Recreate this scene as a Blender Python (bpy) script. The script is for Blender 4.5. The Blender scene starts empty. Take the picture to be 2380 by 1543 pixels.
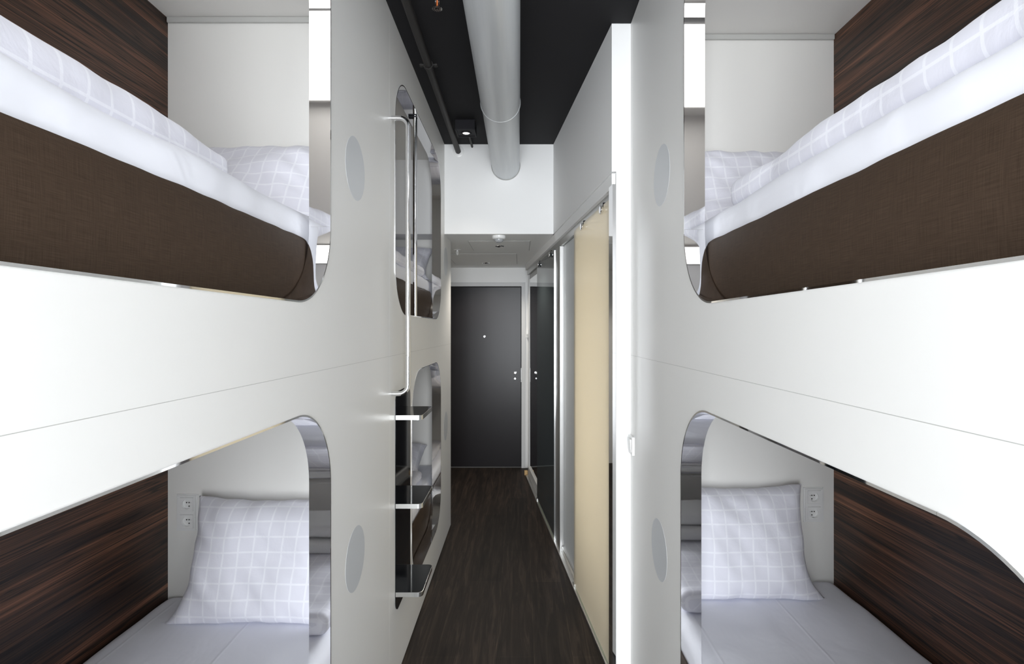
import bpy, bmesh, math, random
from mathutils import Vector, Matrix, noise
from mathutils.geometry import tessellate_polygon
random.seed(4)
S = bpy.context.scene
C = S.collection
PI = math.pi

# ------------------------------------------------------------------ materials
def new_mat(name):
    m = bpy.data.materials.new(name); m.use_nodes = True
    nt = m.node_tree
    return m, nt, nt.nodes['Principled BSDF']

def mat(name, col, rough=.5, metal=0.0, spec=.5, coat=0.0, bump=None, coat_rough=.1):
    m, nt, b = new_mat(name)
    b.inputs['Base Color'].default_value = (*col, 1)
    b.inputs['Roughness'].default_value = rough
    b.inputs['Metallic'].default_value = metal
    b.inputs['Specular IOR Level'].default_value = spec
    b.inputs['Coat Weight'].default_value = coat
    b.inputs['Coat Roughness'].default_value = coat_rough
    if bump:
        sc, st, dist = bump
        tc = nt.nodes.new('ShaderNodeTexCoord')
        n = nt.nodes.new('ShaderNodeTexNoise'); n.inputs['Scale'].default_value = sc; n.inputs['Detail'].default_value = 4
        bp = nt.nodes.new('ShaderNodeBump'); bp.inputs['Strength'].default_value = st; bp.inputs['Distance'].default_value = dist
        nt.links.new(tc.outputs['Object'], n.inputs['Vector'])
        nt.links.new(n.outputs['Fac'], bp.inputs['Height'])
        nt.links.new(bp.outputs['Normal'], b.inputs['Normal'])
    return m

def N(nt, typ, **kw):
    n = nt.nodes.new(typ)
    for k, v in kw.items(): setattr(n, k, v)
    return n

def math_n(nt, op, a, b=None):
    n = N(nt, 'ShaderNodeMath', operation=op)
    for i, v in enumerate((a, b)):
        if v is None: continue
        if isinstance(v, (int, float)): n.inputs[i].default_value = v
        else: nt.links.new(v, n.inputs[i])
    return n.outputs[0]

def ramp(nt, fac, stops):
    r = N(nt, 'ShaderNodeValToRGB')
    e = r.color_ramp.elements
    while len(e) < len(stops): e.new(.5)
    for el, (p, c) in zip(e, stops):
        el.position = p; el.color = (*c, 1)
    nt.links.new(fac, r.inputs['Fac'])
    return r.outputs['Color']

def wood_mat():
    m, nt, b = new_mat('macassar_veneer')
    tc = N(nt, 'ShaderNodeTexCoord')
    def layer(sy, sz, det, dist, rough=.6):
        mp = N(nt, 'ShaderNodeMapping'); mp.inputs['Scale'].default_value = (1.0, sy, sz)
        nt.links.new(tc.outputs['Object'], mp.inputs['Vector'])
        n = N(nt, 'ShaderNodeTexNoise'); n.inputs['Scale'].default_value = 1.0; n.inputs['Detail'].default_value = det
        n.inputs['Roughness'].default_value = rough; n.inputs['Distortion'].default_value = dist
        nt.links.new(mp.outputs['Vector'], n.inputs['Vector'])
        return n.outputs['Fac']
    broad, mid, fine = layer(.35, 13, 4, .5), layer(.6, 52, 6, .55, .7), layer(1.4, 190, 4, .3, .7)
    f = math_n(nt, 'ADD', math_n(nt, 'ADD', math_n(nt, 'MULTIPLY', broad, .36), math_n(nt, 'MULTIPLY', mid, .42)), math_n(nt, 'MULTIPLY', fine, .22))
    col = ramp(nt, f, [(.40, (.014, .011, .011)), (.455, (.036, .019, .013)), (.51, (.070, .034, .020)), (.56, (.15, .066, .037)), (.63, (.33, .145, .080))])
    # thin black growth lines
    ln = layer(.5, 30, 3, .6, .55)
    d = math_n(nt, 'ABSOLUTE', math_n(nt, 'SUBTRACT', math_n(nt, 'FRACT', math_n(nt, 'MULTIPLY', ln, 9.0)), .5))
    r = N(nt, 'ShaderNodeMapRange'); r.interpolation_type = 'SMOOTHSTEP'
    r.inputs[1].default_value = .03; r.inputs[2].default_value = .20; r.inputs[3].default_value = .22; r.inputs[4].default_value = 1
    nt.links.new(d, r.inputs[0])
    mx = N(nt, 'ShaderNodeMix', data_type='RGBA', blend_type='MULTIPLY'); mx.inputs['Factor'].default_value = 1
    nt.links.new(col, mx.inputs[6]); nt.links.new(r.outputs[0], mx.inputs[7])
    nt.links.new(mx.outputs[2], b.inputs['Base Color'])
    b.inputs['Roughness'].default_value = .42
    b.inputs['Specular IOR Level'].default_value = .35
    return m

def floor_mat():
    m, nt, b = new_mat('dark_oak_planks')
    tc = N(nt, 'ShaderNodeTexCoord')
    mp = N(nt, 'ShaderNodeMapping'); mp.inputs['Rotation'].default_value = (0, 0, PI / 2)
    mp.inputs['Location'].default_value = (.1, .085, 0)
    nt.links.new(tc.outputs['Object'], mp.inputs['Vector'])
    br = N(nt, 'ShaderNodeTexBrick'); br.offset = .37
    br.inputs['Scale'].default_value = 1; br.inputs['Brick Width'].default_value = 1.22; br.inputs['Row Height'].default_value = .186
    br.inputs['Mortar Size'].default_value = .0011; br.inputs['Mortar Smooth'].default_value = .2
    br.inputs['Color1'].default_value = (.75, .75, .75, 1); br.inputs['Color2'].default_value = (1.25, 1.2, 1.15, 1); br.inputs['Mortar'].default_value = (2.2, 2.1, 1.9, 1)
    nt.links.new(mp.outputs['Vector'], br.inputs['Vector'])
    mp2 = N(nt, 'ShaderNodeMapping'); mp2.inputs['Scale'].default_value = (34, 2.2, 1)
    nt.links.new(tc.outputs['Object'], mp2.inputs['Vector'])
    n1 = N(nt, 'ShaderNodeTexNoise'); n1.inputs['Scale'].default_value = 1; n1.inputs['Detail'].default_value = 7; n1.inputs['Roughness'].default_value = .65; n1.inputs['Distortion'].default_value = 1.1
    nt.links.new(mp2.outputs['Vector'], n1.inputs['Vector'])
    col = ramp(nt, n1.outputs['Fac'], [(.30, (.0065, .005, .0045)), (.5, (.017, .0125, .0103)), (.72, (.046, .033, .026))])
    mx = N(nt, 'ShaderNodeMix', data_type='RGBA', blend_type='MULTIPLY'); mx.inputs['Factor'].default_value = 1
    nt.links.new(col, mx.inputs[6]); nt.links.new(br.outputs['Color'], mx.inputs[7])
    nt.links.new(mx.outputs[2], b.inputs['Base Color'])
    b.inputs['Roughness'].default_value = .55
    b.inputs['Specular IOR Level'].default_value = .18
    bp = N(nt, 'ShaderNodeBump'); bp.inputs['Strength'].default_value = .15; bp.inputs['Distance'].default_value = .002
    nt.links.new(n1.outputs['Fac'], bp.inputs['Height']); nt.links.new(bp.outputs['Normal'], b.inputs['Normal'])
    return m

def grid_fabric():
    """white satin with a woven grid of brighter bands; the pattern lies in the cloth's own UV metres"""
    m, nt, b = new_mat('checked_bed_linen')
    uv = N(nt, 'ShaderNodeUVMap'); uv.uv_map = 'UVMap'
    sp = N(nt, 'ShaderNodeSeparateXYZ'); nt.links.new(uv.outputs['UV'], sp.inputs[0])
    ws = []
    for k in (0, 1):
        f = math_n(nt, 'FRACT', math_n(nt, 'DIVIDE', math_n(nt, 'ADD', sp.outputs[k], 5.0), .052))
        ws.append(math_n(nt, 'LESS_THAN', f, .12))
    g = math_n(nt, 'MAXIMUM', ws[0], ws[1])
    col = ramp(nt, g, [(0, (.78, .78, .855)), (1, (.865, .87, .93))])
    nt.links.new(col, b.inputs['Base Color'])
    b.inputs['Roughness'].default_value = .72
    b.inputs['Specular IOR Level'].default_value = .25
    b.inputs['Sheen Weight'].default_value = .15
    tc = N(nt, 'ShaderNodeTexCoord')
    n = N(nt, 'ShaderNodeTexNoise'); n.inputs['Scale'].default_value = 9; n.inputs['Detail'].default_value = 5; n.inputs['Distortion'].default_value = .6
    nt.links.new(tc.outputs['Object'], n.inputs['Vector'])
    bp = N(nt, 'ShaderNodeBump'); bp.inputs['Strength'].default_value = .25; bp.inputs['Distance'].default_value = .02
    nt.links.new(n.outputs['Fac'], bp.inputs['Height']); nt.links.new(bp.outputs['Normal'], b.inputs['Normal'])
    return m

def sheet_mat():
    m, nt, b = new_mat('white_cotton_sheet')
    b.inputs['Base Color'].default_value = (.86, .87, .93, 1)
    b.inputs['Roughness'].default_value = .7
    b.inputs['Specular IOR Level'].default_value = .25
    tc = N(nt, 'ShaderNodeTexCoord')
    mp = N(nt, 'ShaderNodeMapping'); mp.inputs['Scale'].default_value = (1.6, 1, 1)
    mp.inputs['Rotation'].default_value = (0, 0, .5)
    nt.links.new(tc.outputs['Object'], mp.inputs['Vector'])
    n = N(nt, 'ShaderNodeTexNoise'); n.inputs['Scale'].default_value = 6; n.inputs['Detail'].default_value = 2.5; n.inputs['Distortion'].default_value = .5
    nt.links.new(mp.outputs['Vector'], n.inputs['Vector'])
    # ironed fold lines along the bed
    sp = N(nt, 'ShaderNodeSeparateXYZ'); nt.links.new(tc.outputs['Object'], sp.inputs[0])
    fr = math_n(nt, 'FRACT', math_n(nt, 'DIVIDE', math_n(nt, 'ADD', sp.outputs[0], 4.814), .36))
    ln = math_n(nt, 'MAXIMUM', 0.0, math_n(nt, 'SUBTRACT', 1.0, math_n(nt, 'DIVIDE', math_n(nt, 'ABSOLUTE', math_n(nt, 'SUBTRACT', fr, .5)), .020)))
    h = math_n(nt, 'ADD', n.outputs['Fac'], math_n(nt, 'MULTIPLY', ln, .20))
    bp = N(nt, 'ShaderNodeBump'); bp.inputs['Strength'].default_value = .35; bp.inputs['Distance'].default_value = .014
    nt.links.new(h, bp.inputs['Height']); nt.links.new(bp.outputs['Normal'], b.inputs['Normal'])
    return m

def brown_mat():
    m, nt, b = new_mat('brown_woven_fabric')
    tc = N(nt, 'ShaderNodeTexCoord')
    mp = N(nt, 'ShaderNodeMapping'); mp.inputs['Scale'].default_value = (1, 22, 900)
    nt.links.new(tc.outputs['Object'], mp.inputs['Vector'])
    n = N(nt, 'ShaderNodeTexNoise'); n.inputs['Scale'].default_value = 1; n.inputs['Detail'].default_value = 2
    nt.links.new(mp.outputs['Vector'], n.inputs['Vector'])
    mp2 = N(nt, 'ShaderNodeMapping'); mp2.inputs['Scale'].default_value = (1, 900, 22)
    nt.links.new(tc.outputs['Object'], mp2.inputs['Vector'])
    n2 = N(nt, 'ShaderNodeTexNoise'); n2.inputs['Scale'].default_value = 1; n2.inputs['Detail'].default_value = 2
    nt.links.new(mp2.outputs['Vector'], n2.inputs['Vector'])
    f = math_n(nt, 'MULTIPLY', math_n(nt, 'ADD', n.outputs['Fac'], n2.outputs['Fac']), .5)
    col = ramp(nt, f, [(.36, (.040, .0255, .0165)), (.64, (.068, .045, .030))])
    nt.links.new(col, b.inputs['Base Color'])
    b.inputs['Roughness'].default_value = .6
    b.inputs['Specular IOR Level'].default_value = .12
    return m

def duct_mat():
    m, nt, b = new_mat('galvanised_steel')
    tc = N(nt, 'ShaderNodeTexCoord')
    mp = N(nt, 'ShaderNodeMapping'); mp.inputs['Scale'].default_value = (14, .8, 14)
    nt.links.new(tc.outputs['Object'], mp.inputs['Vector'])
    n = N(nt, 'ShaderNodeTexNoise'); n.inputs['Scale'].default_value = 1; n.inputs['Detail'].default_value = 5
    nt.links.new(mp.outputs['Vector'], n.inputs['Vector'])
    col = ramp(nt, n.outputs['Fac'], [(.3, (.56, .58, .60)), (.7, (.70, .72, .73))])
    nt.links.new(col, b.inputs['Base Color'])
    r = N(nt, 'ShaderNodeMapRange'); r.inputs[3].default_value = .32; r.inputs[4].default_value = .46
    nt.links.new(n.outputs['Fac'], r.inputs[0]); nt.links.new(r.outputs[0], b.inputs['Roughness'])
    b.inputs['Metallic'].default_value = .45
    return m

def emit_mat(name, col, st):
    m, nt, b = new_mat(name)
    b.inputs['Base Color'].default_value = (.8, .8, .8, 1)
    b.inputs['Emission Color'].default_value = (*col, 1)
    b.inputs['Emission Strength'].default_value = st
    return m

M = dict(
    panel=mat('white_laminate', (.82, .815, .795), .38, spec=.4),
    inner=mat('white_capsule_lining', (.82, .81, .78), .5, spec=.3),
    wall=mat('white_paint', (.83, .83, .825), .75, spec=.2, bump=(140, .06, .002)),
    soffit=mat('grey_white_paint', (.82, .82, .81), .7, spec=.2),
    gap=mat('shadow_joint', (.10, .10, .10), .9),
    ceil=mat('black_paint', (.0125, .012, .0135), .75, spec=.25, bump=(60, .1, .002)),
    blackmetal=mat('black_coated_metal', (.010, .0095, .012), .6, spec=.2),
    pipe=mat('dark_painted_pipe', (.020, .018, .017), .55, spec=.35),
    chrome=mat('polished_chrome', (.86, .86, .87), .03, 1.0),
    satin=mat('brushed_steel', (.72, .72, .71), .24, 1.0),
    alu=mat('anodised_aluminium', (.55, .55, .54), .38, 1.0),
    greytrim=mat('grey_trim', (.52, .52, .50), .5),
    wood=wood_mat(), floor=floor_mat(), grid=grid_fabric(), sheet=sheet_mat(), brown=brown_mat(), duct=duct_mat(),
    towel=mat('white_terry', (.86, .86, .87), .95, spec=.1, bump=(420, .9, .006)),
    plastic=mat('white_plastic', (.80, .80, .79), .32, spec=.5),
    disc=mat('pale_grey_acrylic', (.64, .66, .68), .3, spec=.5),
    hole=mat('contact_hole', (.008, .008, .008), .6),
    blackglass=mat('black_glass', (.006, .007, .009), .04, spec=.6),
    beige=mat('cream_back_painted_glass', (.80, .715, .545), .25, spec=.4, coat=.2, coat_rough=.15),
    frost=mat('frosted_glass', (.60, .62, .63), .42, spec=.5),
    darkglass=mat('smoked_grey_glass', (.060, .074, .080), .035, spec=.8),
    mirror=mat('mirror_silver', (.88, .89, .89), .01, 1.0),
    door=mat('anthracite_door_leaf', (.012, .0102, .0116), .28, spec=.22),
    frame=mat('pale_grey_door_frame', (.54, .54, .54), .45),
    orange=mat('orange_glass_bulb', (.85, .22, .06), .2),
    led=emit_mat('led_diffuser', (1, .975, .94), 2.0),
    lens=emit_mat('lamp_lens', (1, .98, .94), 2.5),
    dome=mat('grey_lens', (.35, .36, .37), .25),
    woodblock=mat('pine_offcut', (.55, .36, .16), .6),
    glassedge=mat('green_glass_edge', (.30, .36, .22), .25),
)

def translucent_glass():
    m = bpy.data.materials.new('cream_frosted_glass'); m.use_nodes = True
    nt = m.node_tree; b = nt.nodes['Principled BSDF']; out = nt.nodes['Material Output']
    b.inputs['Base Color'].default_value = (.80, .755, .655, 1); b.inputs['Roughness'].default_value = .22; b.inputs['Specular IOR Level'].default_value = .4
    t = N(nt, 'ShaderNodeBsdfTranslucent'); t.inputs['Color'].default_value = (.86, .825, .74, 1)
    mx = N(nt, 'ShaderNodeMixShader'); mx.inputs[0].default_value = .45
    nt.links.new(b.outputs[0], mx.inputs[1]); nt.links.new(t.outputs[0], mx.inputs[2]); nt.links.new(mx.outputs[0], out.inputs['Surface'])
    return m
M['beige'] = translucent_glass()

# ------------------------------------------------------------------ object helpers
def tag(o, label=None, cat=None, group=None, kind=None):
    if label: o['label'] = label
    if cat: o['category'] = cat
    if group: o['group'] = group
    if kind: o['kind'] = kind
    return o

def empty(name, loc, rz=0, label=None, cat=None, group=None, kind=None):
    o = bpy.data.objects.new(name, None); C.objects.link(o)
    o.empty_display_size = .05
    o.location = loc; o.rotation_euler = (0, 0, rz)
    return tag(o, label, cat, group, kind)

def wmat(o):
    m = Matrix.Translation(o.location) @ o.rotation_euler.to_matrix().to_4x4()
    return wmat(o.parent) @ m if o.parent else m

def obj(name, bm, m, parent=None, smooth=None, local=False, origin=None):
    """link a bmesh given in world coordinates as one mesh object (local=True: already in the parent's frame)"""
    bmesh.ops.recalc_face_normals(bm, faces=bm.faces)
    me = bpy.data.meshes.new(name)
    loc = Vector((0, 0, 0))
    if parent is not None:
        if not local: bm.transform(wmat(parent).inverted())
    else:
        if origin is None:
            xs = [v.co for v in bm.verts]
            origin = ((min(v.x for v in xs) + max(v.x for v in xs)) / 2, (min(v.y for v in xs) + max(v.y for v in xs)) / 2, min(v.z for v in xs))
        loc = Vector(origin); bm.transform(Matrix.Translation(-loc))
    bm.to_mesh(me); bm.free()
    for mm in (m if isinstance(m, (list, tuple)) else [m]): me.materials.append(mm)
    if smooth:
        me.shade_smooth(); me.set_sharp_from_angle(angle=math.radians(smooth))
    o = bpy.data.objects.new(name, me); C.objects.link(o)
    o.location = loc
    if parent is not None: o.parent = parent
    return o

def BM(): return bmesh.new()

def box(bm, lo, hi, bev=0, seg=2, mx=None):
    lo, hi = Vector(lo), Vector(hi)
    r = bmesh.ops.create_cube(bm, size=1)
    vs = r['verts']
    c = (lo + hi) / 2; d = hi - lo
    for v in vs: v.co = Vector((c.x + v.co.x * abs(d.x), c.y + v.co.y * abs(d.y), c.z + v.co.z * abs(d.z)))
    if bev:
        es = list({e for v in vs for e in v.link_edges})
        rr = bmesh.ops.bevel(bm, geom=es, offset=bev, segments=seg, affect='EDGES', profile=.5)
        vs = list({v for f in rr['faces'] for v in f.verts} | {v for v in vs if v.is_valid})
    if mx is not None: bmesh.ops.transform(bm, matrix=mx, verts=vs)
    return vs

def cyl(bm, p0, p1, r0, r1=None, n=24, caps=True):
    p0, p1 = Vector(p0), Vector(p1); r1 = r0 if r1 is None else r1
    d = p1 - p0
    q = Vector((0, 0, 1)).rotation_difference(d.normalized()).to_matrix().to_4x4()
    mx = Matrix.Translation((p0 + p1) / 2) @ q
    return bmesh.ops.create_cone(bm, cap_ends=caps, segments=n, radius1=r0, radius2=r1, depth=d.length, matrix=mx)['verts']

def tube(bm, pts, r, n=20, caps=True):
    """sweep a circle along a polyline"""
    pts = [Vector(p) for p in pts]; rings = []; prev = None
    for i, p in enumerate(pts):
        t = ((pts[min(i + 1, len(pts) - 1)] - p).normalized() + (p - pts[max(i - 1, 0)]).normalized()).normalized()
        if prev is None:
            a = t.orthogonal().normalized()
        else:
            a = (prev - t * prev.dot(t)).normalized()
        prev = a; b = t.cross(a)
        rings.append([bm.verts.new(p + r * (math.cos(k * 2 * PI / n) * a + math.sin(k * 2 * PI / n) * b)) for k in range(n)])
    for r0, r1 in zip(rings, rings[1:]):
        for k in range(n): bm.faces.new((r0[k], r0[(k + 1) % n], r1[(k + 1) % n], r1[k]))
    if caps: bm.faces.new(rings[0][::-1]); bm.faces.new(rings[-1])

def lathe(bm, prof, centre, axis=(0, 0, 1), n=32):
    """profile of (radius, height) turned about an axis"""
    q = Vector((0, 0, 1)).rotation_difference(Vector(axis).normalized())
    c = Vector(centre); rings = []
    for r, h in prof:
        if r < 1e-6: rings.append([bm.verts.new(c + q @ Vector((0, 0, h)))])
        else: rings.append([bm.verts.new(c + q @ Vector((r * math.cos(k * 2 * PI / n), r * math.sin(k * 2 * PI / n), h))) for k in range(n)])
    for a, b in zip(rings, rings[1:]):
        for k in range(n):
            k2 = (k + 1) % n
            if len(a) == 1 and len(b) == 1: continue
            if len(a) == 1: bm.faces.new((a[0], b[k], b[k2]))
            elif len(b) == 1: bm.faces.new((a[k], a[k2], b[0]))
            else: bm.faces.new((a[k], a[k2], b[k2], b[k]))

def round_rect(a0, a1, b0, b1, r, n=14):
    """closed list of (a, b) points with rounded corners"""
    out = []
    for (ca, cb, s) in ((a1 - r, b1 - r, 0), (a0 + r, b1 - r, 1), (a0 + r, b0 + r, 2), (a1 - r, b0 + r, 3)):
        for k in range(n + 1):
            t = (s + k / n) * PI / 2
            out.append((ca + r * math.cos(t), cb + r * math.sin(t)))
    return out

def plate(bm, outer, holes, f, t0, t1):
    """plate with holes: 2-D loops mapped to 3-D by f(a, b, t) at the two thicknesses"""
    loops = [outer] + holes
    flat = [p for l in loops for p in l]
    tris = tessellate_polygon([[Vector((a, b, 0)) for a, b in l] for l in loops])
    v0 = [bm.verts.new(f(a, b, t0)) for a, b in flat]
    v1 = [bm.verts.new(f(a, b, t1)) for a, b in flat]
    for t in tris:
        bm.faces.new([v0[i] for i in t]); bm.faces.new([v1[i] for i in reversed(t)])
    k = 0
    for l in loops:
        n = len(l)
        for i in range(n):
            a, b = k + i, k + (i + 1) % n
            bm.faces.new((v0[a], v0[b], v1[b], v1[a]))
        k += n

def axis_pts(lo, hi, r, n):
    e = [lo + r * (1 - math.cos(i * PI / 12)) for i in range(6)]
    mid = [lo + r + (hi - lo - 2 * r) * i / n for i in range(n + 1)]
    return e + mid + [hi - (x - lo) for x in reversed(e)]

def soft_slab(bm, lo, hi, r, ns, disp=None, uvf=None):
    """rounded box of cloth: gridded on every face so that it can be displaced"""
    lo, hi = Vector(lo), Vector(hi)
    ax = [axis_pts(lo[i], hi[i], r if not isinstance(r, tuple) else r[i], ns[i]) for i in range(3)]
    rr = r if not isinstance(r, tuple) else min(r)
    cache = {}
    def vert(p):
        k = tuple(round(c, 5) for c in p)
        if k in cache: return cache[k]
        q = Vector([min(max(p[i], lo[i] + rr), hi[i] - rr) for i in range(3)])
        d = Vector(p) - q
        n = d.normalized() if d.length > 1e-9 else Vector((0, 0, 1))
        co = q + n * rr
        if disp: co = co + disp(co, n)
        v = bm.verts.new(co); cache[k] = v
        return v
    for a in range(3):
        b, c = [(1, 2), (0, 2), (0, 1)][a]
        for side in (lo[a], hi[a]):
            for i in range(len(ax[b]) - 1):
                for j in range(len(ax[c]) - 1):
                    qs = []
                    for (u, w) in ((i, j), (i + 1, j), (i + 1, j + 1), (i, j + 1)):
                        p = [0, 0, 0]; p[a] = side; p[b] = ax[b][u]; p[c] = ax[c][w]
                        qs.append(vert(p))
                    if len(set(qs)) == 4: bm.faces.new(qs)
    if uvf:
        uv = bm.loops.layers.uv.new('UVMap')
        for f in bm.faces:
            for l in f.loops: l[uv].uv = uvf(l.vert.co)

def nz(p, s, seed=0.0): return noise.noise(Vector((p[0] * s + seed, p[1] * s + seed * .7, p[2] * s - seed)))

# ------------------------------------------------------------------ main dimensions (metres; camera above the origin, looking along +Y)
EYE = 1.58
WL, WR = .556, .497            # corridor half widths
H = 2.95                        # black ceiling
LWL, LWR = 1.418, 1.339         # wooden back of the capsules
YF = -2.05                      # window wall behind the camera
YHEAD = 3.945                   # bulkhead
YB = 6.10                       # end wall
SOF = 2.287                     # lowered ceiling
YLB = 4.30                      # end of the left capsule row
YRB = 2.389                     # end of the right capsule row
SEAM = 1.466
TP = .056                       # capsule front thickness

# ------------------------------------------------------------------ capsules
def capsule(side, W, LW, y0, y1, z0, z1, yi0, yi1, op, zi1, label, disc, toe=False):
    """one sleeping capsule; side -1 left, +1 right; op = (y0, y1, z0, z1, radius) of its mouth"""
    X = lambda lat: side * lat
    e = empty('sleeping_capsule', (X(W), (y0 + y1) / 2, z0), label=label, cat='sleeping capsule', group='stacked sleeping capsules along the passage')
    f = lambda a, b, t: Vector((X(t), a, b))
    oy0, oy1, oz0, oz1, r = op
    lip = .0045
    g = .0006
    bm = BM()
    plate(bm, [(y0 + g, z0 + (.010 if toe else g)), (y1 - g, z0 + (.010 if toe else g)), (y1 - g, z1 - g), (y0 + g, z1 - g)],
          [round_rect(oy0 - lip, oy1 + lip, oz0 - lip, oz1 + lip, r + lip)], f, W, W + TP)
    obj('front_panel', bm, M['panel'], e)
    if z1 > 2:
        bm = BM(); box(bm, (X(W + .0007), y0 + .002, z0 - .0006), (X(W + .012), y1 - .002, z0 + .0006)); obj('joint_filler', bm, M['greytrim'], e)
    # chrome lining of the mouth, in pieces that meet at the tangent points
    inn = round_rect(oy0, oy1, oz0, oz1, r, 24)
    out = round_rect(oy0 - lip, oy1 + lip, oz0 - lip, oz1 + lip, r + lip, 24)
    bm = BM(); n = len(inn)
    starts = [0, 25, 50, 75]
    def strip(idx, trim):
        prof = []
        L = len(idx)
        for q, i in enumerate(idx):
            a, b = Vector(inn[i]), Vector(out[i])
            if trim and q in (0, L - 1):
                o2 = Vector(inn[idx[1] if q == 0 else idx[-2]]); dv = (o2 - a); dv.normalize(); a = a + dv * .0004; b = b + dv * .0004
            prof.append([bm.verts.new(f(a[0], a[1], W - .0025)), bm.verts.new(f(a[0], a[1], W + TP + .004)),
                         bm.verts.new(f(b[0], b[1], W + TP + .004)), bm.verts.new(f(b[0], b[1], W - .0025))])
        for p, q in zip(prof, prof[1:]):
            for k in range(4): bm.faces.new((p[k], p[(k + 1) % 4], q[(k + 1) % 4], q[k]))
        bm.faces.new(prof[0]); bm.faces.new(prof[-1][::-1])
    for s in starts:
        strip([s + k for k in range(25)], True)
        strip([s + 24, (s + 25) % n], False)
    obj('mouth_trim', bm, M['chrome'], e, smooth=40)
    # lining
    wi = W + TP
    zb = z0 + .03
    bm = BM(); box(bm, (X(LW), yi0 - .015, zb), (X(LW + .02), yi1 + .015, zi1)); obj('back_panel', bm, M['wood'], e, local=False)
    bm = BM(); box(bm, (X(wi), yi1, zb), (X(LW), yi1 + .015, zi1)); obj('head_panel', bm, M['inner'], e)
    bm = BM(); box(bm, (X(wi), yi0 - .015, zb), (X(LW), yi0, zi1)); obj('foot_panel', bm, M['inner'], e)
    bm = BM(); box(bm, (X(wi), yi0 - .015, zi1), (X(LW + .02), yi1 + .015, zi1 + .018)); obj('ceiling_panel', bm, M['inner'], e)
    bm = BM(); box(bm, (X(wi), yi0 - .015, oz0 - .045), (X(LW), yi1, oz0 - .02)); obj('bed_base', bm, M['inner'], e)
    if z1 > 2:
        bm = BM(); box(bm, (X(wi + .004), yi1 - .012, zi1 - .022), (X(LW - .002), yi1 - .0005, zi1 - .001), .002); obj('cornice_strip', bm, M['greytrim'], e)
    if z1 > 2 and y0 < 1:
        # slim ceiling lamp over the foot end, seen mirrored in the chrome of the mouth
        bm = BM(); plate(bm, round_rect(.22, 1.06, W + .12, W + .70, .05), [round_rect(.235, 1.045, W + .135, W + .685, .04)], lambda a, b, t: Vector((X(b), a, t)), zi1 - .016, zi1)
        lm = obj('ceiling_lamp', bm, M['alu'], e)
        bm = BM(); plate(bm, round_rect(.235, 1.045, W + .135, W + .685, .04), [], lambda a, b, t: Vector((X(b), a, t)), zi1 - .012, zi1 - .002)
        obj('diffuser', bm, M['led'], lm)
    # upholstered guard, slightly wavy along its top and rounded in at the head end
    bm = BM(); ng = 90; a0, a1 = yi0 + .004, oy1 + .03
    pr = []
    gt = .192
    for k in range(ng + 1):
        y = a0 + (a1 - a0) * k / ng
        w = .0035 * nz((y, side, z0), 5.0, 3.1) + .002 * nz((y, side, z0), 14.0, 1.7)
        ins = 0.0
        if y > oy1 - .05: ins = .010 * ((y - oy1 + .05) / .08) ** 2
        x0, x1 = W + TP + .008 + ins, W + TP + .022 + ins
        sec = [(x0 + .004, oz0 - .018), (x0, oz0 + .02), (x0 - .003, oz0 + .10), (x0, oz0 + gt - .012 + w), (x0 + .006, oz0 + gt + w), (x1, oz0 + gt - .004 + w), (x1, oz0 - .018)]
        pr.append([bm.verts.new(f(y, z, x)) for x, z in sec])
    m_ = len(pr[0])
    for p, q in zip(pr, pr[1:]):
        for k in range(m_): bm.faces.new((p[k], p[(k + 1) % m_], q[(k + 1) % m_], q[k]))
    bm.faces.new(pr[0]); bm.faces.new(pr[-1][::-1])
    obj('bed_guard', bm, M['brown'], e, smooth=50)
    # round flush cover beside the mouth
    dy, dz = disc
    bm = BM(); lathe(bm, [(0, .0004), (.1054, .0004), (.1055, .0002), (.1055, -.004), (0, -.004)], (X(W), dy, dz), (-side, 0, 0), 72)
    obj('round_cover', bm, M['disc'], e, smooth=12)
    if toe:
        bm = BM(); box(bm, (X(W + .006), y0 + .002, 0.0005), (X(W + .02), y1 - .002, .012)); obj('toe_strip', bm, M['gap'], e)
    return e

R_ = .228
OU = (1.653, 2.747); OL = (.25, 1.3595)
capsule(-1, WL, LWL, .10, 2.275, SEAM, H - .001, .17, 2.15, (.235, 1.560, *OU, R_), 2.835,
        'upper left sleeping capsule nearest the viewer, brown guard and chrome-edged mouth', (1.806, 2.124))
capsule(-1, WL, LWL, .10, 2.275, 0, SEAM, .17, 2.15, (.235, 1.560, *OL, R_), 1.40,
        'lower left sleeping capsule nearest the viewer, dark wood back and white lining', (1.806, .806), True)
capsule(1, WR, LWR, .02, YRB, SEAM, H - .001, .08, 2.275, (.24, 1.605, *OU, R_), 2.835,
        'upper right sleeping capsule with a brown guard above the seam in the white wall', (1.871, 2.120))
capsule(1, WR, LWR, .02, YRB, 0, SEAM, .08, 2.275, (.405, 1.636, *OL, R_), 1.40,
        'lower right sleeping capsule with striped dark wood back and a curved mouth', (1.905, .795), True)
capsule(-1, WL, LWL, 2.275, YLB, SEAM, H - .001, 2.33, 4.20, (2.377, 3.745, *OU, R_), 2.835,
        'upper sleeping capsule farther down the left wall, its mouth behind the tall chrome rail', (4.008, 2.090))
capsule(-1, WL, LWL, 2.275, YLB, 0, SEAM, 2.33, 4.20, (2.745, 3.745, *OL, R_), 1.40,
        'lower sleeping capsule farther down the left wall, narrow mouth just past the black steps', (4.008, .856), True)

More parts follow.
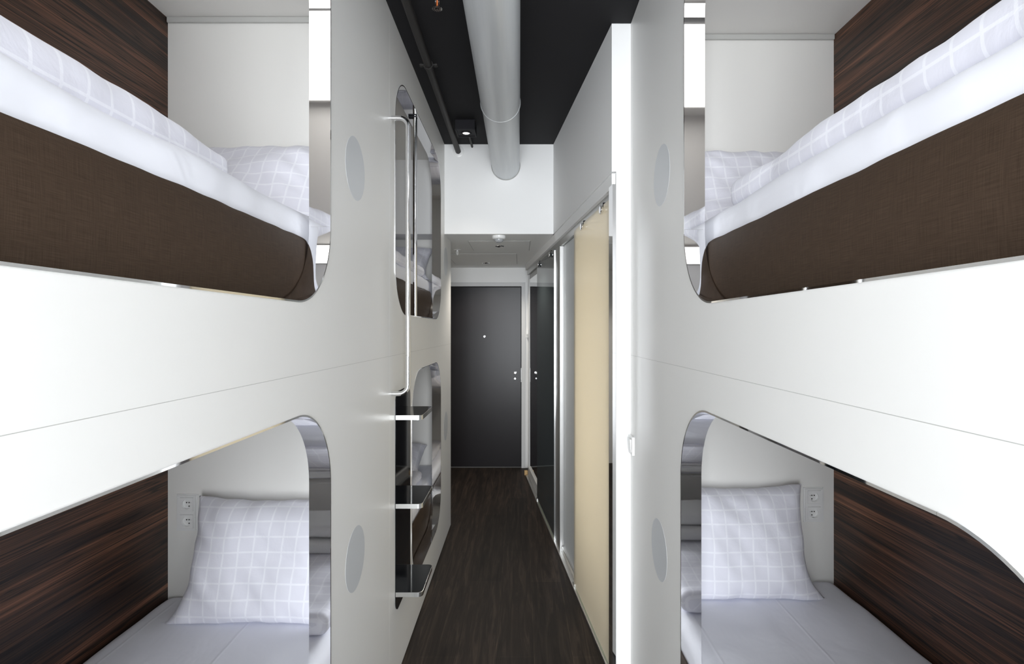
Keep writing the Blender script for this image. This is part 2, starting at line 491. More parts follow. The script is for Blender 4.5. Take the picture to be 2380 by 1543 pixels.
# ------------------------------------------------------------------ bedding
def mattress(side, W, LW, y0, y1, z0, z1, label):
    a, b = sorted((side * (W + TP + .026), side * (LW - .004)))
    fx = side * (W + TP + .026)
    def d(co, n):
        k = .006 * nz(co, 3.5, 2) + .0025 * nz(co, 11, 5)
        v = n * k
        if abs(co.x - fx) < .05: v.z += .004 * nz(co, 6, 9)
        return v
    bm = BM(); soft_slab(bm, (a, y0 + .004, z0), (b, y1 - .004, z1), .045, (24, 60, 5), d)
    o = obj('mattress', bm, M['sheet'], smooth=60)
    return tag(o, label, 'mattress', 'mattresses in the capsules')

def pillow(side, latc, ha, hb, T, lean, yw, zb, label, seed, twist=0.0):
    NU, NV = 60, 52
    bm = BM(); uv = bm.loops.layers.uv.new('UVMap')
    uvd = {}
    def loc(u, v, s):
        pin = .085
        px = ha * u * (1 - pin * (1 - v * v) * abs(u) ** 3)
        pz = hb * v * (1 - pin * (1 - u * u) * abs(v) ** 3)
        t = T * (max(0, (1 - abs(u) ** 3.2) * (1 - abs(v) ** 3.2))) ** .52
        edge = max(abs(u), abs(v))
        p = (px, s * .3, pz)
        wr = .016 * nz(p, 4.6, seed + 11) + .010 * nz(p, 7.5, seed) + .010 * nz((px + pz * .8, s, (pz - px * .7) * .35), 15, seed + 4) + .007 * nz(((px - pz * .6) * .3, s, pz + px * .5), 17, seed + 6) + .010 * nz((px * 3, s, pz), 5, seed + 9) * abs(v) ** 2
        if edge > .999: wr = .004 * nz(p, 14, seed)
        t = t + wr * min(1, (1 - edge) * 9) if edge < .999 else 0
        off = .010 * nz((px, 0, pz), 4, seed + 2)
        px += math.copysign(.042, u) * abs(u) ** 3 * max(0, (-v - .45) / .55) ** 2
        px += .006 * nz(p, 16, seed + 7) * edge ** 6; pz += .006 * nz(p, 15, seed + 8) * edge ** 6
        return px, s * t + off, pz
    def world(l, s):
        px, t, pz = l
        h = pz + hb
        # slouch: the lower part of the pillow rolls forward on the mattress
        slouch = .035 * max(0, 1 - h / (hb * .9)) ** 2
        y = t * math.cos(lean) + h * math.sin(lean) - slouch
        z = h * math.cos(lean) - t * math.sin(lean)
        base = yw - 2 * hb * math.sin(lean) - T * .55
        Y = min(base + y, yw - .002 - .0006 * (1 + nz((px, 0, pz), 9, 1)))
        xw = side * latc + px
        zl = zb + .006 * nz((xw, Y, zb), 3.5, 2) + .0025 * nz((xw, Y, zb), 11, 5)
        edge = max(abs(px) / ha, abs(pz) / hb)
        Z = max(zb + z - .02, zl + .001 + (.007 * max(0, 1 - edge ** 10) if s < 0 else 0))
        ct, st = math.cos(twist), math.sin(twist)
        return Vector((side * latc + px * ct, Y + px * st, Z))
    grid = {}
    for s in (-1, 1):
        for i in range(NU + 1):
            for j in range(NV + 1):
                u, v = -1 + 2 * i / NU, -1 + 2 * j / NV
                u = math.sin(u * PI / 2) * .35 + u * .65; v = math.sin(v * PI / 2) * .35 + v * .65
                rim = i in (0, NU) or j in (0, NV)
                if rim and s == 1: grid[(s, i, j)] = grid[(-1, i, j)]; continue
                l = loc(u, v, s)
                vv = bm.verts.new(world(l, s)); grid[(s, i, j)] = vv; uvd[vv] = (l[0] + .013, l[2] + .02 + .004 * nz((l[0], 0, l[2]), 6, seed))
    for s in (-1, 1):
        for i in range(NU):
            for j in range(NV):
                q = [grid[(s, i, j)], grid[(s, i + 1, j)], grid[(s, i + 1, j + 1)], grid[(s, i, j + 1)]]
                fc = bm.faces.new(q)
                for l in fc.loops: l[uv].uv = uvd[l.vert]
    o = obj('pillow', bm, M['grid'], smooth=80)
    return tag(o, label, 'pillow', 'checked white pillows')

def duvet(side, lat0, lat1, y0, y1, z0, z1, label, seed, r=.034):
    a, b = sorted((side * lat0, side * lat1))
    def d(co, n):
        k = .011 * nz(co, 4.5, seed) + .005 * nz(co, 12, seed + 3)
        up = max(0, n.z)
        v = n * k
        v.z += up * .012 * nz((co.x * .4, co.y, 0), 3.0, seed + 6)
        if co.z + v.z < z0: v.z = z0 - co.z
        return v
    bm = BM(); soft_slab(bm, (a, y0, z0), (b, y1, z1), r, (20, 56, 4), d, lambda c: (c.y, side * c.x - c.z))
    o = obj('folded_duvet', bm, M['grid'], smooth=80)
    return tag(o, label, 'duvet', 'folded checked duvets')

def towel(side, lat0, lat1, y0, y1, z0, th, label, seed):
    a, b = sorted((side * lat0, side * lat1))
    e = None
    bm = BM()
    def d(co, n): return n * (.004 * nz(co, 9, seed) + .0015 * nz(co, 60, seed))
    soft_slab(bm, (a, y0, z0), (b, y1, z0 + th), th * .47, (14, 18, 2), d)
    o = obj('bath_towel', bm, M['towel'], smooth=80)
    return tag(o, label, 'towel', 'folded white bath towels')

UT, LT = 1.938, .520
BU, BL = OU[0] - .019, OL[0] - .019
mattress(-1, WL, LWL, .17, 2.15, BU, UT, 'white sheeted mattress in the upper left capsule nearest the viewer')
mattress(-1, WL, LWL, .17, 2.15, BL, LT, 'white sheeted mattress in the lower left capsule, under the left socket')
mattress(1, WR, LWR, .08, 2.275, BU, UT, 'white sheeted mattress in the upper right capsule above its brown guard')
mattress(1, WR, LWR, .08, 2.275, BL, LT + .003, 'white sheeted mattress in the lower right capsule, under the right socket')
mattress(-1, WL, LWL, 2.33, 4.20, BU, UT, 'white mattress in the farther upper left capsule behind the chrome pole')
mattress(-1, WL, LWL, 2.33, 4.20, BL, LT, 'white mattress in the farther lower left capsule behind the black steps')

pillow(-1, .955, .30, .225, .105, .30, 2.15, LT, 'checked white pillow leaning beside the socket in the lower left capsule', 1.3)
pillow(1, .875, .295, .222, .10, .20, 2.275, LT + .003, 'checked white pillow leaning beside the socket in the lower right capsule', 7.7)
pillow(-1, .945, .30, .225, .09, .62, 2.15, UT, 'white pillow at the head of the upper left capsule nearest the viewer', 4.1)
pillow(1, .875, .30, .22, .085, .45, 2.275, UT, 'white pillow at the head of the upper right capsule behind the folded duvet', 5.9)
pillow(-1, .97, .30, .21, .085, .80, 4.20, UT, 'shaded pillow in the farther upper left capsule behind the chrome pole', 2.2)
pillow(-1, 1.0, .28, .20, .08, 1.18, 4.20, LT + .03, 'shaded pillow in the farther lower left capsule behind the black steps', 3.4)

duvet(-1, .715, 1.28, .22, 1.345, UT - .002, UT + .085, 'folded checked duvet along the edge of the upper left bed', 2.0)
duvet(1, .625, 1.22, .14, 1.615, UT - .002, UT + .085, 'folded checked duvet along the edge of the upper right bed', 5.0)
duvet(-1, .66, 1.25, .25, 1.30, LT - .002, LT + .085, 'folded checked duvet mirrored in the chrome of the lower left capsule mouth', 8.0)
duvet(1, .60, 1.15, .20, 1.30, LT + .001, LT + .085, 'folded checked duvet mirrored in the chrome of the lower right capsule mouth', 11.0)
duvet(-1, .645, 1.22, 2.42, 3.64, UT - .002, UT + .065, 'folded white duvet in the farther upper left capsule, seen past the chrome pole', 14.0)
duvet(-1, .70, 1.36, 2.60, 3.80, LT - .002, LT + .05, 'checked duvet spread in the farther lower left capsule behind the black steps', 17.0, .022)
towel(-1, .72, 1.08, .55, .83, LT + .09, .055, 'lower of two folded towels mirrored in the lower left capsule mouth', 1)
towel(-1, .74, 1.04, .57, .80, LT + .148, .055, 'upper of two folded towels mirrored in the lower left capsule mouth', 2)
towel(1, .66, 1.02, .55, .83, LT + .09, .055, 'lower of two folded towels mirrored in the lower right capsule mouth', 3)
towel(1, .68, .98, .57, .80, LT + .148, .055, 'upper of two folded towels mirrored in the lower right capsule mouth', 4)

# ------------------------------------------------------------------ sockets
def socket(xc, yw, zc, fl, label):
    e = empty('wall_socket', (xc, yw, zc - .074), label=label, cat='wall socket', group='double wall sockets')
    w, h = .0425, .0735
    bm = BM()
    f = lambda a, b, t: Vector((xc + a, yw - t, zc + b))
    ins = .0275
    hs = [[(-ins, c - ins), (ins, c - ins), (ins, c + ins), (-ins, c + ins)] for c in (.0345, -.0345)]
    plate(bm, [(-w, -h), (w, -h), (w, h), (-w, h)], hs, f, 0.0003, .010)
    es = [ed for ed in bm.edges if all(abs(v.co.y - (yw - .010)) < 1e-6 for v in ed.verts) and
          all(abs(abs(v.co.x - xc) - w) < 1e-6 or abs(abs(v.co.z - zc) - h) < 1e-6 for v in ed.verts) and len({round(v.co.x, 5) for v in ed.verts} | {0}) and ed.calc_length() > .05
          and (abs(ed.verts[0].co.x - ed.verts[1].co.x) < 1e-6 or abs(ed.verts[0].co.z - ed.verts[1].co.z) < 1e-6)]
    bmesh.ops.bevel(bm, geom=es, offset=.005, segments=3, affect='EDGES')
    obj('frame', bm, M['plastic'], e, smooth=30)
    for c in (.0345, -.0345):
        bm = BM()
        hole = [(.0195 * math.cos(k * PI / 24), c + .0195 * math.sin(k * PI / 24)) for k in range(48)]
        q = ins - .0007
        plate(bm, [(-q, c - q), (q, c - q), (q, c + q), (-q, c + q)], [hole], f, .0005, .0112)
        cu = obj('socket_insert', bm, M['plastic'], e, smooth=30)
        bm = BM(); lathe(bm, [(.0196, .0108), (.0192, .0012), (0, .0012)], (xc, yw, zc + c), (0, -1, 0), 40)
        obj('socket_cup', bm, M['plastic'], cu, smooth=40)
        for dx, dz in ((-.0045, .0045), (.0055, .0045), (.014, .0045), (.0055, -.010)):
            bm = BM(); cyl(bm, (xc + fl * dx, yw - .0013, zc + c + dz), (xc + fl * dx, yw - .0022, zc + c + dz), .0026, n=16)
            obj('contact_hole', bm, M['hole'], cu)
socket(-(1208 - 437) * 2.15 / 1240, 2.15, EYE - (1190 - 766) * 2.15 / 1240, 1, 'double wall socket left of the pillow in the lower left capsule')
socket((1889.5 - 1208) * 2.275 / 1240, 2.275, EYE - (1172 - 766) * 2.275 / 1240, -1, 'double wall socket right of the pillow in the lower right capsule')

# ------------------------------------------------------------------ steps and rails on the left wall
e = empty('wall_steps', (-WL, 2.535, .313), label='black glass wall steps with chrome edges on a tall black panel, left wall', cat='steps')
bm = BM(); f = lambda a, b, t: Vector((t, a, b))
plate(bm, round_rect(2.380, 2.697, .313, 1.300, .05), [], f, -WL - .004, -WL + .003)
obj('back_panel', bm, M['blackglass'], e)
for zt in (1.198, .803, .409):
    y0, y1, x0, x1 = 2.377, 2.662, -WL + .003, -WL + .122
    bm = BM()
    rr = .022
    def outl(i):
        a0, a1, b1 = y0 + i, y1 - i, x1 - i
        pts = [(x0, a0)]
        for k in range(9): t = -PI / 2 + k * PI / 16; pts.append((b1 - rr + rr * math.cos(t), a0 + rr + rr * math.sin(t)))
        for k in range(9): t = k * PI / 16; pts.append((b1 - rr + rr * math.cos(t), a1 - rr + rr * math.sin(t)))
        pts.append((x0, a1)); return pts
    f2 = lambda a, b, t: Vector((a, b, t))
    plate(bm, outl(.0016), [], f2, zt - .019, zt)
    st = obj('step', bm, M['blackglass'], e)
    bm = BM(); o_, i_ = outl(0), outl(.0016)
    rings = [[bm.verts.new((a, b, z)) for a, b in pts] for pts, z in ((i_, zt + .0001), (o_, zt - .0003), (o_, zt - .0205), (i_, zt - .0212))]
    for p, q in zip(rings, rings[1:]):
        for k in range(len(p) - 1): bm.faces.new((p[k], p[k + 1], q[k + 1], q[k]))
    ed = obj('step_edge', bm, M['satin'], st, smooth=50)
    ed['label'] = 'satin metal edge band'

def bend(pts, r, n=10):
    """round the corners of a polyline"""
    out = [Vector(pts[0])]
    for p, q, s in zip(pts, pts[1:], pts[2:]):
        p, q, s = Vector(p), Vector(q), Vector(s)
        a = (p - q).normalized(); b = (s - q).normalized()
        A, B, c = q + a * r, q + b * r, q + a * r + b * r
        for k in range(n + 1):
            t = k / n * PI / 2
            out.append(c - b * r * math.cos(t) - a * r * math.sin(t))
    out.append(Vector(pts[-1])); return out
e = empty('grab_rail', (-WL, 2.314, 1.30), label='tall polished steel grab rail bent into the left wall above the black steps', cat='grab rail')
bm = BM(); xr = -WL + .0715
tube(bm, bend([(-WL - .001, 2.314, 2.497), (xr, 2.314, 2.497), (xr, 2.314, 1.302), (-WL - .001, 2.314, 1.302)], .038), .0108)
obj('rail', bm, M['chrome'], e, smooth=50)
e = empty('curtain_pole', (-.573, 2.92, OU[0]), label='thin upright chrome pole standing in the farther upper left capsule mouth', cat='pole')
bm = BM(); cyl(bm, (-.573, 2.92, OU[0]), (-.573, 2.92, OU[1]), .0115); obj('shaft', bm, M['chrome'], e, smooth=50)
bm = BM(); box(bm, (-.608, 2.908, 2.737), (-.562, 2.935, 2.7465), .002); obj('bracket', bm, M['blackmetal'], e)

e = empty('light_switch', (WR, 2.345, 1.03), label='small white light switch at the end of the right capsule wall', cat='light switch')
bm = BM(); box(bm, (WR - .012, 2.306, 1.034), (WR, 2.384, 1.114), .002); obj('switch_plate', bm, M['plastic'], e)
bm = BM(); vs = box(bm, (WR - .019, 2.318, 1.046), (WR - .012, 2.372, 1.102), .001)
for v in vs:
    if v.co.x < WR - .013: v.co.x += .004 * (1.102 - v.co.z) / .056
obj('rocker', bm, M['plastic'], e)

# ------------------------------------------------------------------ room shell
def struct(name, bm, m, smooth=None):
    o = obj(name, bm, m, smooth=smooth); o['kind'] = 'structure'; return o
XL, XR = -1.52, 1.46
bm = BM(); box(bm, (XL - .1, YF - .1, -.1), (XR + .1, YB + .1, 0)); struct('floor', bm, M['floor'])
bm = BM(); box(bm, (XL, YF, H), (XR, YHEAD + .02, H + .1)); struct('ceiling', bm, M['ceil'])
bm = BM(); box(bm, (XL - .1, YF - .1, 0), (XL, YB + .1, H)); struct('wall_left', bm, M['wall'])
bm = BM(); box(bm, (XR, YF - .1, 0), (XR + .1, YB + .1, H)); struct('wall_right', bm, M['wall'])
bm = BM(); box(bm, (XL, YHEAD, SOF), (.46, YHEAD + .10, H)); struct('wall_bulkhead', bm, M['wall'])
bm = BM(); box(bm, (XL, YHEAD + .10, SOF), (.40, YB, SOF + .1)); struct('ceiling_lowered', bm, M['soffit'])
# end wall with door opening
DX0, DX1, DT = -.90, .020, 2.075
bm = BM(); plate(bm, [(XL, 0), (DX0 - .02, 0), (DX0 - .02, DT + .02), (DX1 + .02, DT + .02), (DX1 + .02, 0), (XR, 0), (XR, SOF + .1), (XL, SOF + .1)], [], lambda a, b, t: Vector((a, t, b)), YB, YB + .1)
struct('wall_back', bm, M['wall'])
d = empty('door_1', (DX0, YB, 0), kind='structure')
bm = BM(); plate(bm, [(DX0 - .045, 0), (DX0, 0), (DX0, DT), (DX1, DT), (DX1, 0), (DX1 + .045, 0), (DX1 + .045, DT + .045), (DX0 - .045, DT + .045)], [], lambda a, b, t: Vector((a, t, b)), YB - .008, YB + .06)
obj('door_frame', bm, M['frame'], d)
bm = BM(); box(bm, (DX0 + .003, YB + .012, .012), (DX1 - .008, YB + .055, DT - .010), .001); lf = obj('door_leaf', bm, M['door'], d)
bm = BM(); lathe(bm, [(0, .006), (.012, .006), (.016, .002), (.016, 0)], (-82 * YB / 1240, YB + .012, EYE - 16 * YB / 1240), (0, -1, 0)); obj('peephole', bm, M['chrome'], lf, smooth=40)
kx = -11 * YB / 1240
bm = BM(); lathe(bm, [(0, .038), (.013, .036), (.016, .030), (.013, .023), (.008, .018), (.008, .005), (.018, .003), (.019, 0)], (kx, YB + .012, EYE - 101 * YB / 1240), (0, -1, 0)); obj('door_knob', bm, M['chrome'], lf, smooth=50)
bm = BM(); lathe(bm, [(0, .007), (.009, .007), (.012, .003), (.0125, 0)], (kx, YB + .012, EYE - 114 * YB / 1240), (0, -1, 0)); obj('lock_cylinder', bm, M['chrome'], lf, smooth=40)
bm = BM(); box(bm, (DX1 - .006, YB + .006, .98), (DX1 - .002, YB + .0125, 1.14), .001); obj('lock_plate', bm, M['alu'], d)
bm = BM(); box(bm, (DX0, YB + .01, 0), (DX1, YB + .055, .010)); obj('door_sill', bm, M['gap'], d)
bm = BM(); box(bm, (DX0 - .02, YB + .061, 0), (DX1 + .02, YB + .10, DT + .02)); obj('door_light_block', bm, M['hole'], d)  # added dark backing, keeps sky light from leaking in round the leaf
e = empty('door_contact', (.086, YB, 1.48), label='small pale box fixed on the wall right of the dark door', cat='wall box')
bm = BM(); box(bm, (.072, YB - .03, 1.49), (.101, YB + .002, 1.575), .003); obj('housing', bm, M['plastic'], e)
bm = BM(); box(bm, (.076, YB - .0315, 1.50), (.097, YB - .0295, 1.530), .001); obj('cover', bm, M['frame'], e)

# window wall behind the camera
WX0, WX1, WZ0, WZ1 = -1.02, .92, .10, 2.90
bm = BM(); plate(bm, [(XL, 0), (XR, 0), (XR, H), (XL, H)], [[(WX0, WZ0), (WX1, WZ0), (WX1, WZ1), (WX0, WZ1)]], lambda a, b, t: Vector((a, t, b)), YF - .1, YF)
struct('wall_front', bm, M['wall'])
w = empty('window_1', (0, YF - .05, WZ0), kind='structure')
for nm, lo, hi in (('window_frame', (WX0, YF - .07, WZ0), (WX0 + .05, YF - .02, WZ1)), ('window_frame', (WX1 - .05, YF - .07, WZ0), (WX1, YF - .02, WZ1)),
                   ('window_frame', (WX0 + .05, YF - .07, WZ1 - .05), (WX1 - .05, YF - .02, WZ1)), ('window_frame', (WX0 + .05, YF - .07, WZ0), (WX1 - .05, YF - .02, WZ0 + .05)),
                   ('mullion', (-.08, YF - .07, WZ0 + .05), (-.02, YF - .02, WZ1 - .05))):
    bm = BM(); box(bm, lo, hi, .003); obj(nm, bm, M['frame'], w)

# ------------------------------------------------------------------ right side: pilaster and the slanting cabinet wall
TH = .1045
PX, PY = .412, YRB
def cab(name, label=None, cat=None, group=None, kind=None): return empty(name, (PX, PY, 0), TH, label, cat, group, kind)
def cbox(name, lo, hi, m, parent, bev=0):
    """box in the slanting wall's own frame: x = into the wall, y = along it"""
    bm = BM(); box(bm, lo, hi, bev); return obj(name, bm, m, parent, local=True)
SL = 3.41
bm = BM()
plate(bm, [(PX, PY), (WR + .03, PY), (WR + .03, PY + .05), (PX + .1 * math.cos(TH), PY + .05)], [], lambda a, b, t: Vector((a, b, t)), SOF, H)
plate(bm, [(PX + .020, PY), (WR + .03, PY), (WR + .03, PY + .05), (PX + .020, PY + .05)], [], lambda a, b, t: Vector((a, b, t)), 0, SOF)
struct('wall_pilaster', bm, M['wall'])
u = cab('wall_slanting', kind='structure')
cbox('upper_wall', (0, .0, SOF), (.10, 1.60, H), M['wall'], u)
cbox('cabinet_core', (.06, .93, 0), (.55, SL, SOF + .12), M['wall'], u)
cbox('washroom_back', (.50, .085, 0), (.55, .93, SOF + .12), M['wall'], u)
cbox('washroom_side', (.06, .085, 0), (.50, .11, SOF + .12), M['wall'], u)
cbox('washroom_ceiling', (.06, .11, SOF - .05), (.50, .93, SOF + .12), M['wall'], u)
cbox('cabinet_end', (.040, SL - .03, 0), (.06, SL, 2.165), M['frame'], u)

e = cab('sliding_door_rail', 'long pale grey sliding door rail under the slanting right wall', 'sliding door rail')
cbox('fascia', (.006, .022, 2.222), (.06, SL, SOF - .001), M['wall'], e, .002)
cbox('track', (.024, .03, 2.172), (.058, SL, 2.222), M['alu'], e, .001)
e = cab('door_jamb', 'polished steel jamb edging the white pilaster beside the cream glass door', 'door jamb')
cbox('jamb_post', (.004, .001, 0), (.020, .062, 2.232), M['chrome'], e)

def roller(par, s, z=2.16):
    bm = BM()
    lathe(bm, [(0, .014), (.017, .014), (.0205, .011), (.0205, .004), (.018, .001), (.013, 0)], (.010, s, z), (-1, 0, 0), 28)
    r = obj('roller', bm, M['chrome'], par, smooth=40, local=True)
    bm = BM(); box(bm, (.012, s - .006, z + .012), (.030, s + .006, z + .035)); obj('hanger', bm, M['blackmetal'], r, local=True)
def sliding(name, label, s0, s1, m, rol, zb=.016):
    e = cab(name, label, 'sliding door', 'sliding glass doors on the right')
    cbox('glass_pane', (.0125, s0, zb + .008), (.0205, s1, 2.185), m, e, .0008)
    cbox('bottom_rail', (.0125, s0 + .01, zb), (.0205, s1, zb + .008), M['glassedge'], e)
    for s in rol: roller(e, s)
    bm = BM(); box(bm, (.006, s1 - .03, 0.001), (.027, s1 + .012, .030), .002); obj('floor_guide', bm, M['satin'], e, local=True)
    return e
sliding('sliding_glass_door', 'cream sliding glass door hung from chrome rollers beside the pilaster', .082, .886, M['beige'], (.197, .623))
sliding('sliding_glass_door', 'dark grey sliding glass door hung from chrome rollers next to the mirror', 1.612, 2.54, M['darkglass'], (1.76, 2.39))
e = cab('fixed_glass_panel', 'narrow frosted white glass panel between the cream door and steel post', 'glass panel')
cbox('glass_pane', (.042, .84, .05), (.058, 1.36, 2.17), M['frost'], e)
cbox('bottom_frame', (.030, .84, .016), (.059, 1.38, .05), M['satin'], e, .002)
e = cab('door_post', 'brushed steel door post between the frosted panel and dark glass door', 'door post')
cbox('post', (.016, 1.39, .001), (.058, 1.592, 2.172), M['alu'], e, .003)
cbox('edge_strip', (.010, 1.591, .001), (.016, 1.598, 2.172), M['chrome'], e)
e = cab('wall_mirror', 'tall mirror beyond the dark glass door, reflecting the entrance door', 'mirror')
cbox('mirror_glass', (.046, 1.60, .11), (.058, 3.37, 2.12), M['mirror'], e)
cbox('edge_strip', (.051, 3.366, .11), (.058, 3.376, 2.12), M['chrome'], e)
e = cab('mirror_base', 'pale plinth board along the floor below the tall mirror', 'plinth')
cbox('plinth_board', (.030, 1.60, .017), (.059, 3.378, .108), M['frame'], e, .002)
e = cab('lintel_panel', 'grey strip panel between the tall mirror and the door rail', 'panel')
cbox('strip_panel', (.046, 1.60, 2.122), (.059, 3.378, 2.17), M['frame'], e)
e = cab('door_threshold', 'low metal threshold along the floor under the sliding glass doors', 'threshold')
cbox('threshold_bar', (.002, .09, .0005), (.058, SL - .03, .0145), M['alu'], e, .002)
bm = BM(); box(bm, (.000, SL - .028, .001), (.035, SL + .004, .055), .002)
e = cab('timber_offcut', 'small raw timber block at the foot of the cabinet end', 'timber block')
bm.free(); cbox('block', (-.004, SL + .001, .001), (.030, SL + .03, .05), M['woodblock'], e, .002)

# ------------------------------------------------------------------ services on the ceiling
dx, dz, dr = -.103, 2.79, .1035
e = empty('ventilation_duct', (dx, 1.9, dz - dr), label='round galvanised ventilation duct running along the black ceiling into the white bulkhead', cat='ventilation duct')
def pipe_bm(pts_r, n=64):
    bm = BM(); rings = []
    for y, r in pts_r: rings.append([bm.verts.new((dx + r * math.cos(k * 2 * PI / n), y, dz + r * math.sin(k * 2 * PI / n))) for k in range(n)])
    for p, q in zip(rings, rings[1:]):
        for k in range(n): bm.faces.new((p[k], p[(k + 1) % n], q[(k + 1) % n], q[k]))
    return bm
obj('duct_section', pipe_bm([(YF, dr + .0015), (2.838, dr + .0015), (2.841, dr + .0042), (2.845, dr + .0042), (2.8465, dr - .002), (2.80, dr - .002)]), M['duct'], e, smooth=40)
obj('duct_section', pipe_bm([(2.80, dr - .001), (YHEAD, dr - .001)]), M['duct'], e, smooth=40)
obj('collar', pipe_bm([(YHEAD - .001, dr - .001), (YHEAD - .004, dr + .0025), (YHEAD - .001, dr + .004)]), M['greytrim'], e, smooth=40)
for y in (.7, 3.3):
    bm = BM(); cyl(bm, (dx, y, dz + dr - .003), (dx, y, H), .004); obj('hanger', bm, M['blackmetal'], e)

px, pz = -.455, 2.897
e = empty('sprinkler_pipe', (px, 2, pz), label='dark painted pipe clamped along the left of the black ceiling', cat='pipe')
bm = BM(); cyl(bm, (px, YF + .001, pz), (px, YHEAD + .002, pz), .0195); obj('pipe', bm, M['pipe'], e, smooth=50)
bm = BM(); lathe(bm, [(.020, .006), (.034, .006), (.042, .003), (.043, 0)], (px, YHEAD, pz), (0, -1, 0), 40); obj('escutcheon', bm, M['plastic'], e, smooth=40)
bm = BM(); cy = 2.66
lathe(bm, [(.0197, -.011), (.024, -.011), (.024, .011), (.0197, .011)], (px, cy, pz), (0, 1, 0), 32)
for s in (-1, 1):
    box(bm, (px + s * .021, cy - .011, pz - .004), (px + s * .045, cy + .011, pz + .004), .002)
    cyl(bm, (px + s * .036, cy, pz - .008), (px + s * .036, cy, pz + .008), .007, n=12)
cyl(bm, (px, cy, pz + .02), (px, cy, H), .006, n=12)
obj('pipe_clamp', bm, M['pipe'], e, smooth=40)

e = empty('ceiling_spotlight', (-.357, 3.547, H), label='black square spotlight box on the black ceiling between pipe and duct', cat='spotlight')
bm = BM(); box(bm, (-.4215, 3.474, 2.889), (-.2925, 3.62, H - .0005), .002); hs = obj('housing', bm, M['blackmetal'], e)
bm = BM(); plate(bm, [(-.4215, 3.474), (-.2925, 3.474), (-.2925, 3.62), (-.4215, 3.62)], [[(-.412, 3.484), (-.302, 3.484), (-.302, 3.61), (-.412, 3.61)]], lambda a, b, t: Vector((a, b, t)), 2.884, 2.889); obj('rim', bm, M['blackmetal'], e)
bm = BM(); lathe(bm, [(.024, -.001), (.026, -.004), (.034, -.004), (.036, 0)], (-.357, 3.555, 2.889), (0, 0, 1), 36); obj('lamp_ring', bm, M['blackmetal'], e, smooth=40)
bm = BM(); lathe(bm, [(0, -.0012), (.016, -.0012), (.023, -.0004)], (-.357, 3.555, 2.889), (0, 0, 1), 30); lp = obj('lamp', bm, M['lens'], e, smooth=40); lp['label'] = 'lit round lamp'
e = empty('conduit', (-.352, 3.78, 2.93), label='short black conduit from the spotlight box to the white bulkhead', cat='conduit')
bm = BM(); cyl(bm, (-.352, 3.62, 2.932), (-.352, YHEAD, 2.932), .008, n=14); obj('tube', bm, M['pipe'], e, smooth=40)

def sprinkler(x, y, zc, drop, label, m, rad, plate_r, bulb='orange'):
    e = empty('fire_sprinkler', (x, y, zc), label=label, cat='fire sprinkler', group='fire sprinklers')
    bm = BM(); lathe(bm, [(0, -.006), (plate_r * .6, -.006), (plate_r, -.001), (plate_r, 0)], (x, y, zc), (0, 0, 1)); obj('rosette', bm, m, e, smooth=40)
    zb = zc - drop
    bm = BM(); cyl(bm, (x, y, zc - .004), (x, y, zb + .030), .008, n=16); obj('body', bm, m, e, smooth=40)
    for s in (-1, 1):
        bm = BM(); tube(bm, [(x + s * .007, y, zb + .032), (x + s * .009, y, zb + .018), (x + s * .002, y, zb + .002)], .0018, 8); obj('frame_arm', bm, m, e, smooth=60)
    bm = BM(); cyl(bm, (x, y, zb + .008), (x, y, zb + .030), .0024, n=10); obj('bulb', bm, M[bulb], e, smooth=40)
    bm = BM(); cyl(bm, (x, y, zb - .002), (x, y, zb + .003), .0042, n=12)
    for k in range(14):
        t = k * 2 * PI / 14
        box(bm, (.003, -.0024, -.0006), (rad, .0024, .0006), mx=Matrix.Translation((x, y, zb)) @ Matrix.Rotation(t, 4, 'Z'))
    obj('deflector', bm, m, e)
sprinkler(-.335, 2.165, H, .068, 'steel fire sprinkler with an orange bulb hanging from the black ceiling', M['chrome'], .0205, .022)
sprinkler(-.553, 4.727, SOF, .045, 'white fire sprinkler on the lowered ceiling left of the sensor', M['plastic'], .014, .034, 'plastic')

e = empty('motion_sensor', (-.158, 4.03, SOF), label='round white motion sensor with a grey lens on the lowered ceiling', cat='motion sensor')
bm = BM(); lathe(bm, [(.052, .002), (.052, -.016), (.047, -.022), (.036, -.026), (.033, -.026)], (-.158, 4.03, SOF), (0, 0, 1), 40); obj('base', bm, M['plastic'], e, smooth=40)
bm = BM(); lathe(bm, [(.034, -.025), (.034, -.032), (.030, -.043), (.018, -.050), (0, -.053)], (-.158, 4.03, SOF), (0, 0, 1), 36); obj('lens', bm, M['dome'], e, smooth=60)
def hatch(x0, x1, y0, y1, label):
    e = empty('access_panel', ((x0 + x1) / 2, (y0 + y1) / 2, SOF), label=label, cat='access panel', group='flush ceiling access panels')
    bm = BM(); box(bm, (x0 - .003, y0 - .003, SOF - .0006), (x1 + .003, y1 + .003, SOF)); obj('joint', bm, M['gap'], e)
    bm = BM(); box(bm, (x0, y0, SOF - .002), (x1, y1, SOF - .0006)); obj('board', bm, M['soffit'], e)
hatch(-.41, .082, 4.247, 4.765, 'flush access panel in the lowered ceiling, nearer one behind the sensor')
hatch(-.69, -.03, 4.967, 5.75, 'flush access panel in the lowered ceiling, farther one near the door')
def downlight(x, y, label):
    e = empty('downlight', (x, y, SOF), label=label, cat='downlight', group='small chrome downlights')
    z = SOF - .002
    bm = BM(); lathe(bm, [(.024, -.001), (.030, -.006), (.038, -.004), (.040, 0)], (x, y, z), (0, 0, 1), 32); obj('ring', bm, M['chrome'], e, smooth=40)
    bm = BM(); lathe(bm, [(0, -.010), (.010, -.009), (.018, -.004), (.024, -.002)], (x, y, z), (0, 0, 1), 28); obj('lamp', bm, M['chrome'], e, smooth=50)
downlight(-.171, 4.508, 'small chrome downlight just behind the motion sensor')
downlight(-.359, 5.636, 'small chrome downlight close to the entrance door')

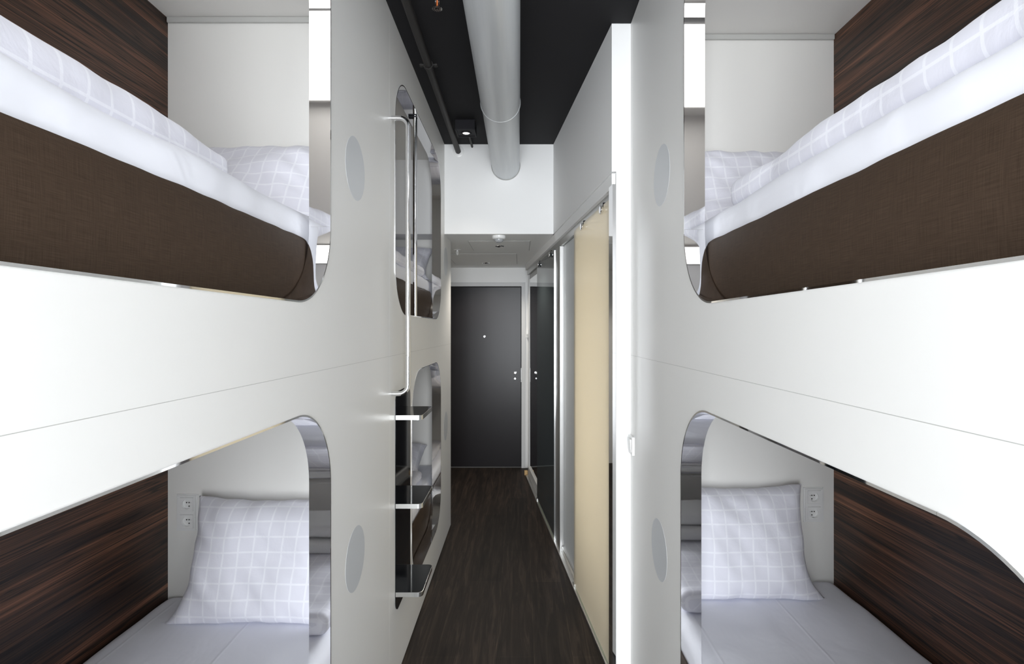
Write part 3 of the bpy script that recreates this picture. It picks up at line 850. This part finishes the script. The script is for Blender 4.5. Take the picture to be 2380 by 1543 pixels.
# ------------------------------------------------------------------ light
world = bpy.data.worlds.new('daylight'); S.world = world; world.use_nodes = True
bg = world.node_tree.nodes['Background']; bg.inputs['Color'].default_value = (.80, .89, 1.0, 1); bg.inputs['Strength'].default_value = 1.0
def area(name, loc, rot, sx, sy, power, col):
    l = bpy.data.lights.new(name, 'AREA'); l.shape = 'RECTANGLE'; l.size = sx; l.size_y = sy; l.energy = power; l.color = col
    o = bpy.data.objects.new(name, l); C.objects.link(o); o.location = loc; o.rotation_euler = rot; return o
area('window_daylight', ((WX0 + WX1) / 2, YF - .12, (WZ0 + WZ1) / 2), (PI / 2, 0, 0), WX1 - WX0, WZ1 - WZ0, 318, (.93, .965, 1.0))
wl = area('washroom_light', (0, 0, 0), (0, 0, 0), .6, 1.7, 9.5, (1, .95, .85))
wl.matrix_world = Matrix.Translation((PX, PY, 0)) @ Matrix.Rotation(TH, 4, 'Z') @ Matrix.Translation((.495, .52, 1.15)) @ Matrix.Rotation(PI / 2, 4, 'Z') @ Matrix.Rotation(PI / 2, 4, 'X')
def spot(name, loc, power, ang):
    l = bpy.data.lights.new(name, 'SPOT'); l.energy = power; l.spot_size = math.radians(ang); l.spot_blend = .6; l.shadow_soft_size = .02; l.color = (1, .93, .82)
    o = bpy.data.objects.new(name, l); C.objects.link(o); o.location = loc
spot('spot_beam', (-.357, 3.555, 2.882), 7, 85)
spot('downlight_beam', (-.171, 4.508, SOF - .02), 30, 135)
spot('downlight_beam', (-.359, 5.636, SOF - .02), 30, 135)

# ------------------------------------------------------------------ camera
cd = bpy.data.cameras.new('camera'); cam = bpy.data.objects.new('camera', cd); C.objects.link(cam)
cd.sensor_width = 36; cd.lens = 1240 / 2380 * 36
cd.shift_x = -18 / 2380; cd.shift_y = -5.5 / 2380
cd.clip_start = .02
cam.location = (0, 0, EYE); cam.rotation_euler = (PI / 2, 0, 0)
S.camera = cam
S.view_settings.view_transform = 'Standard'; S.view_settings.look = 'None'
S.view_settings.gamma = 1; S.view_settings.use_curve_mapping = False
S.view_settings.exposure = .06
S.cycles.max_bounces = 14; S.cycles.diffuse_bounces = 8; S.cycles.glossy_bounces = 8
S.cycles.use_denoising = True
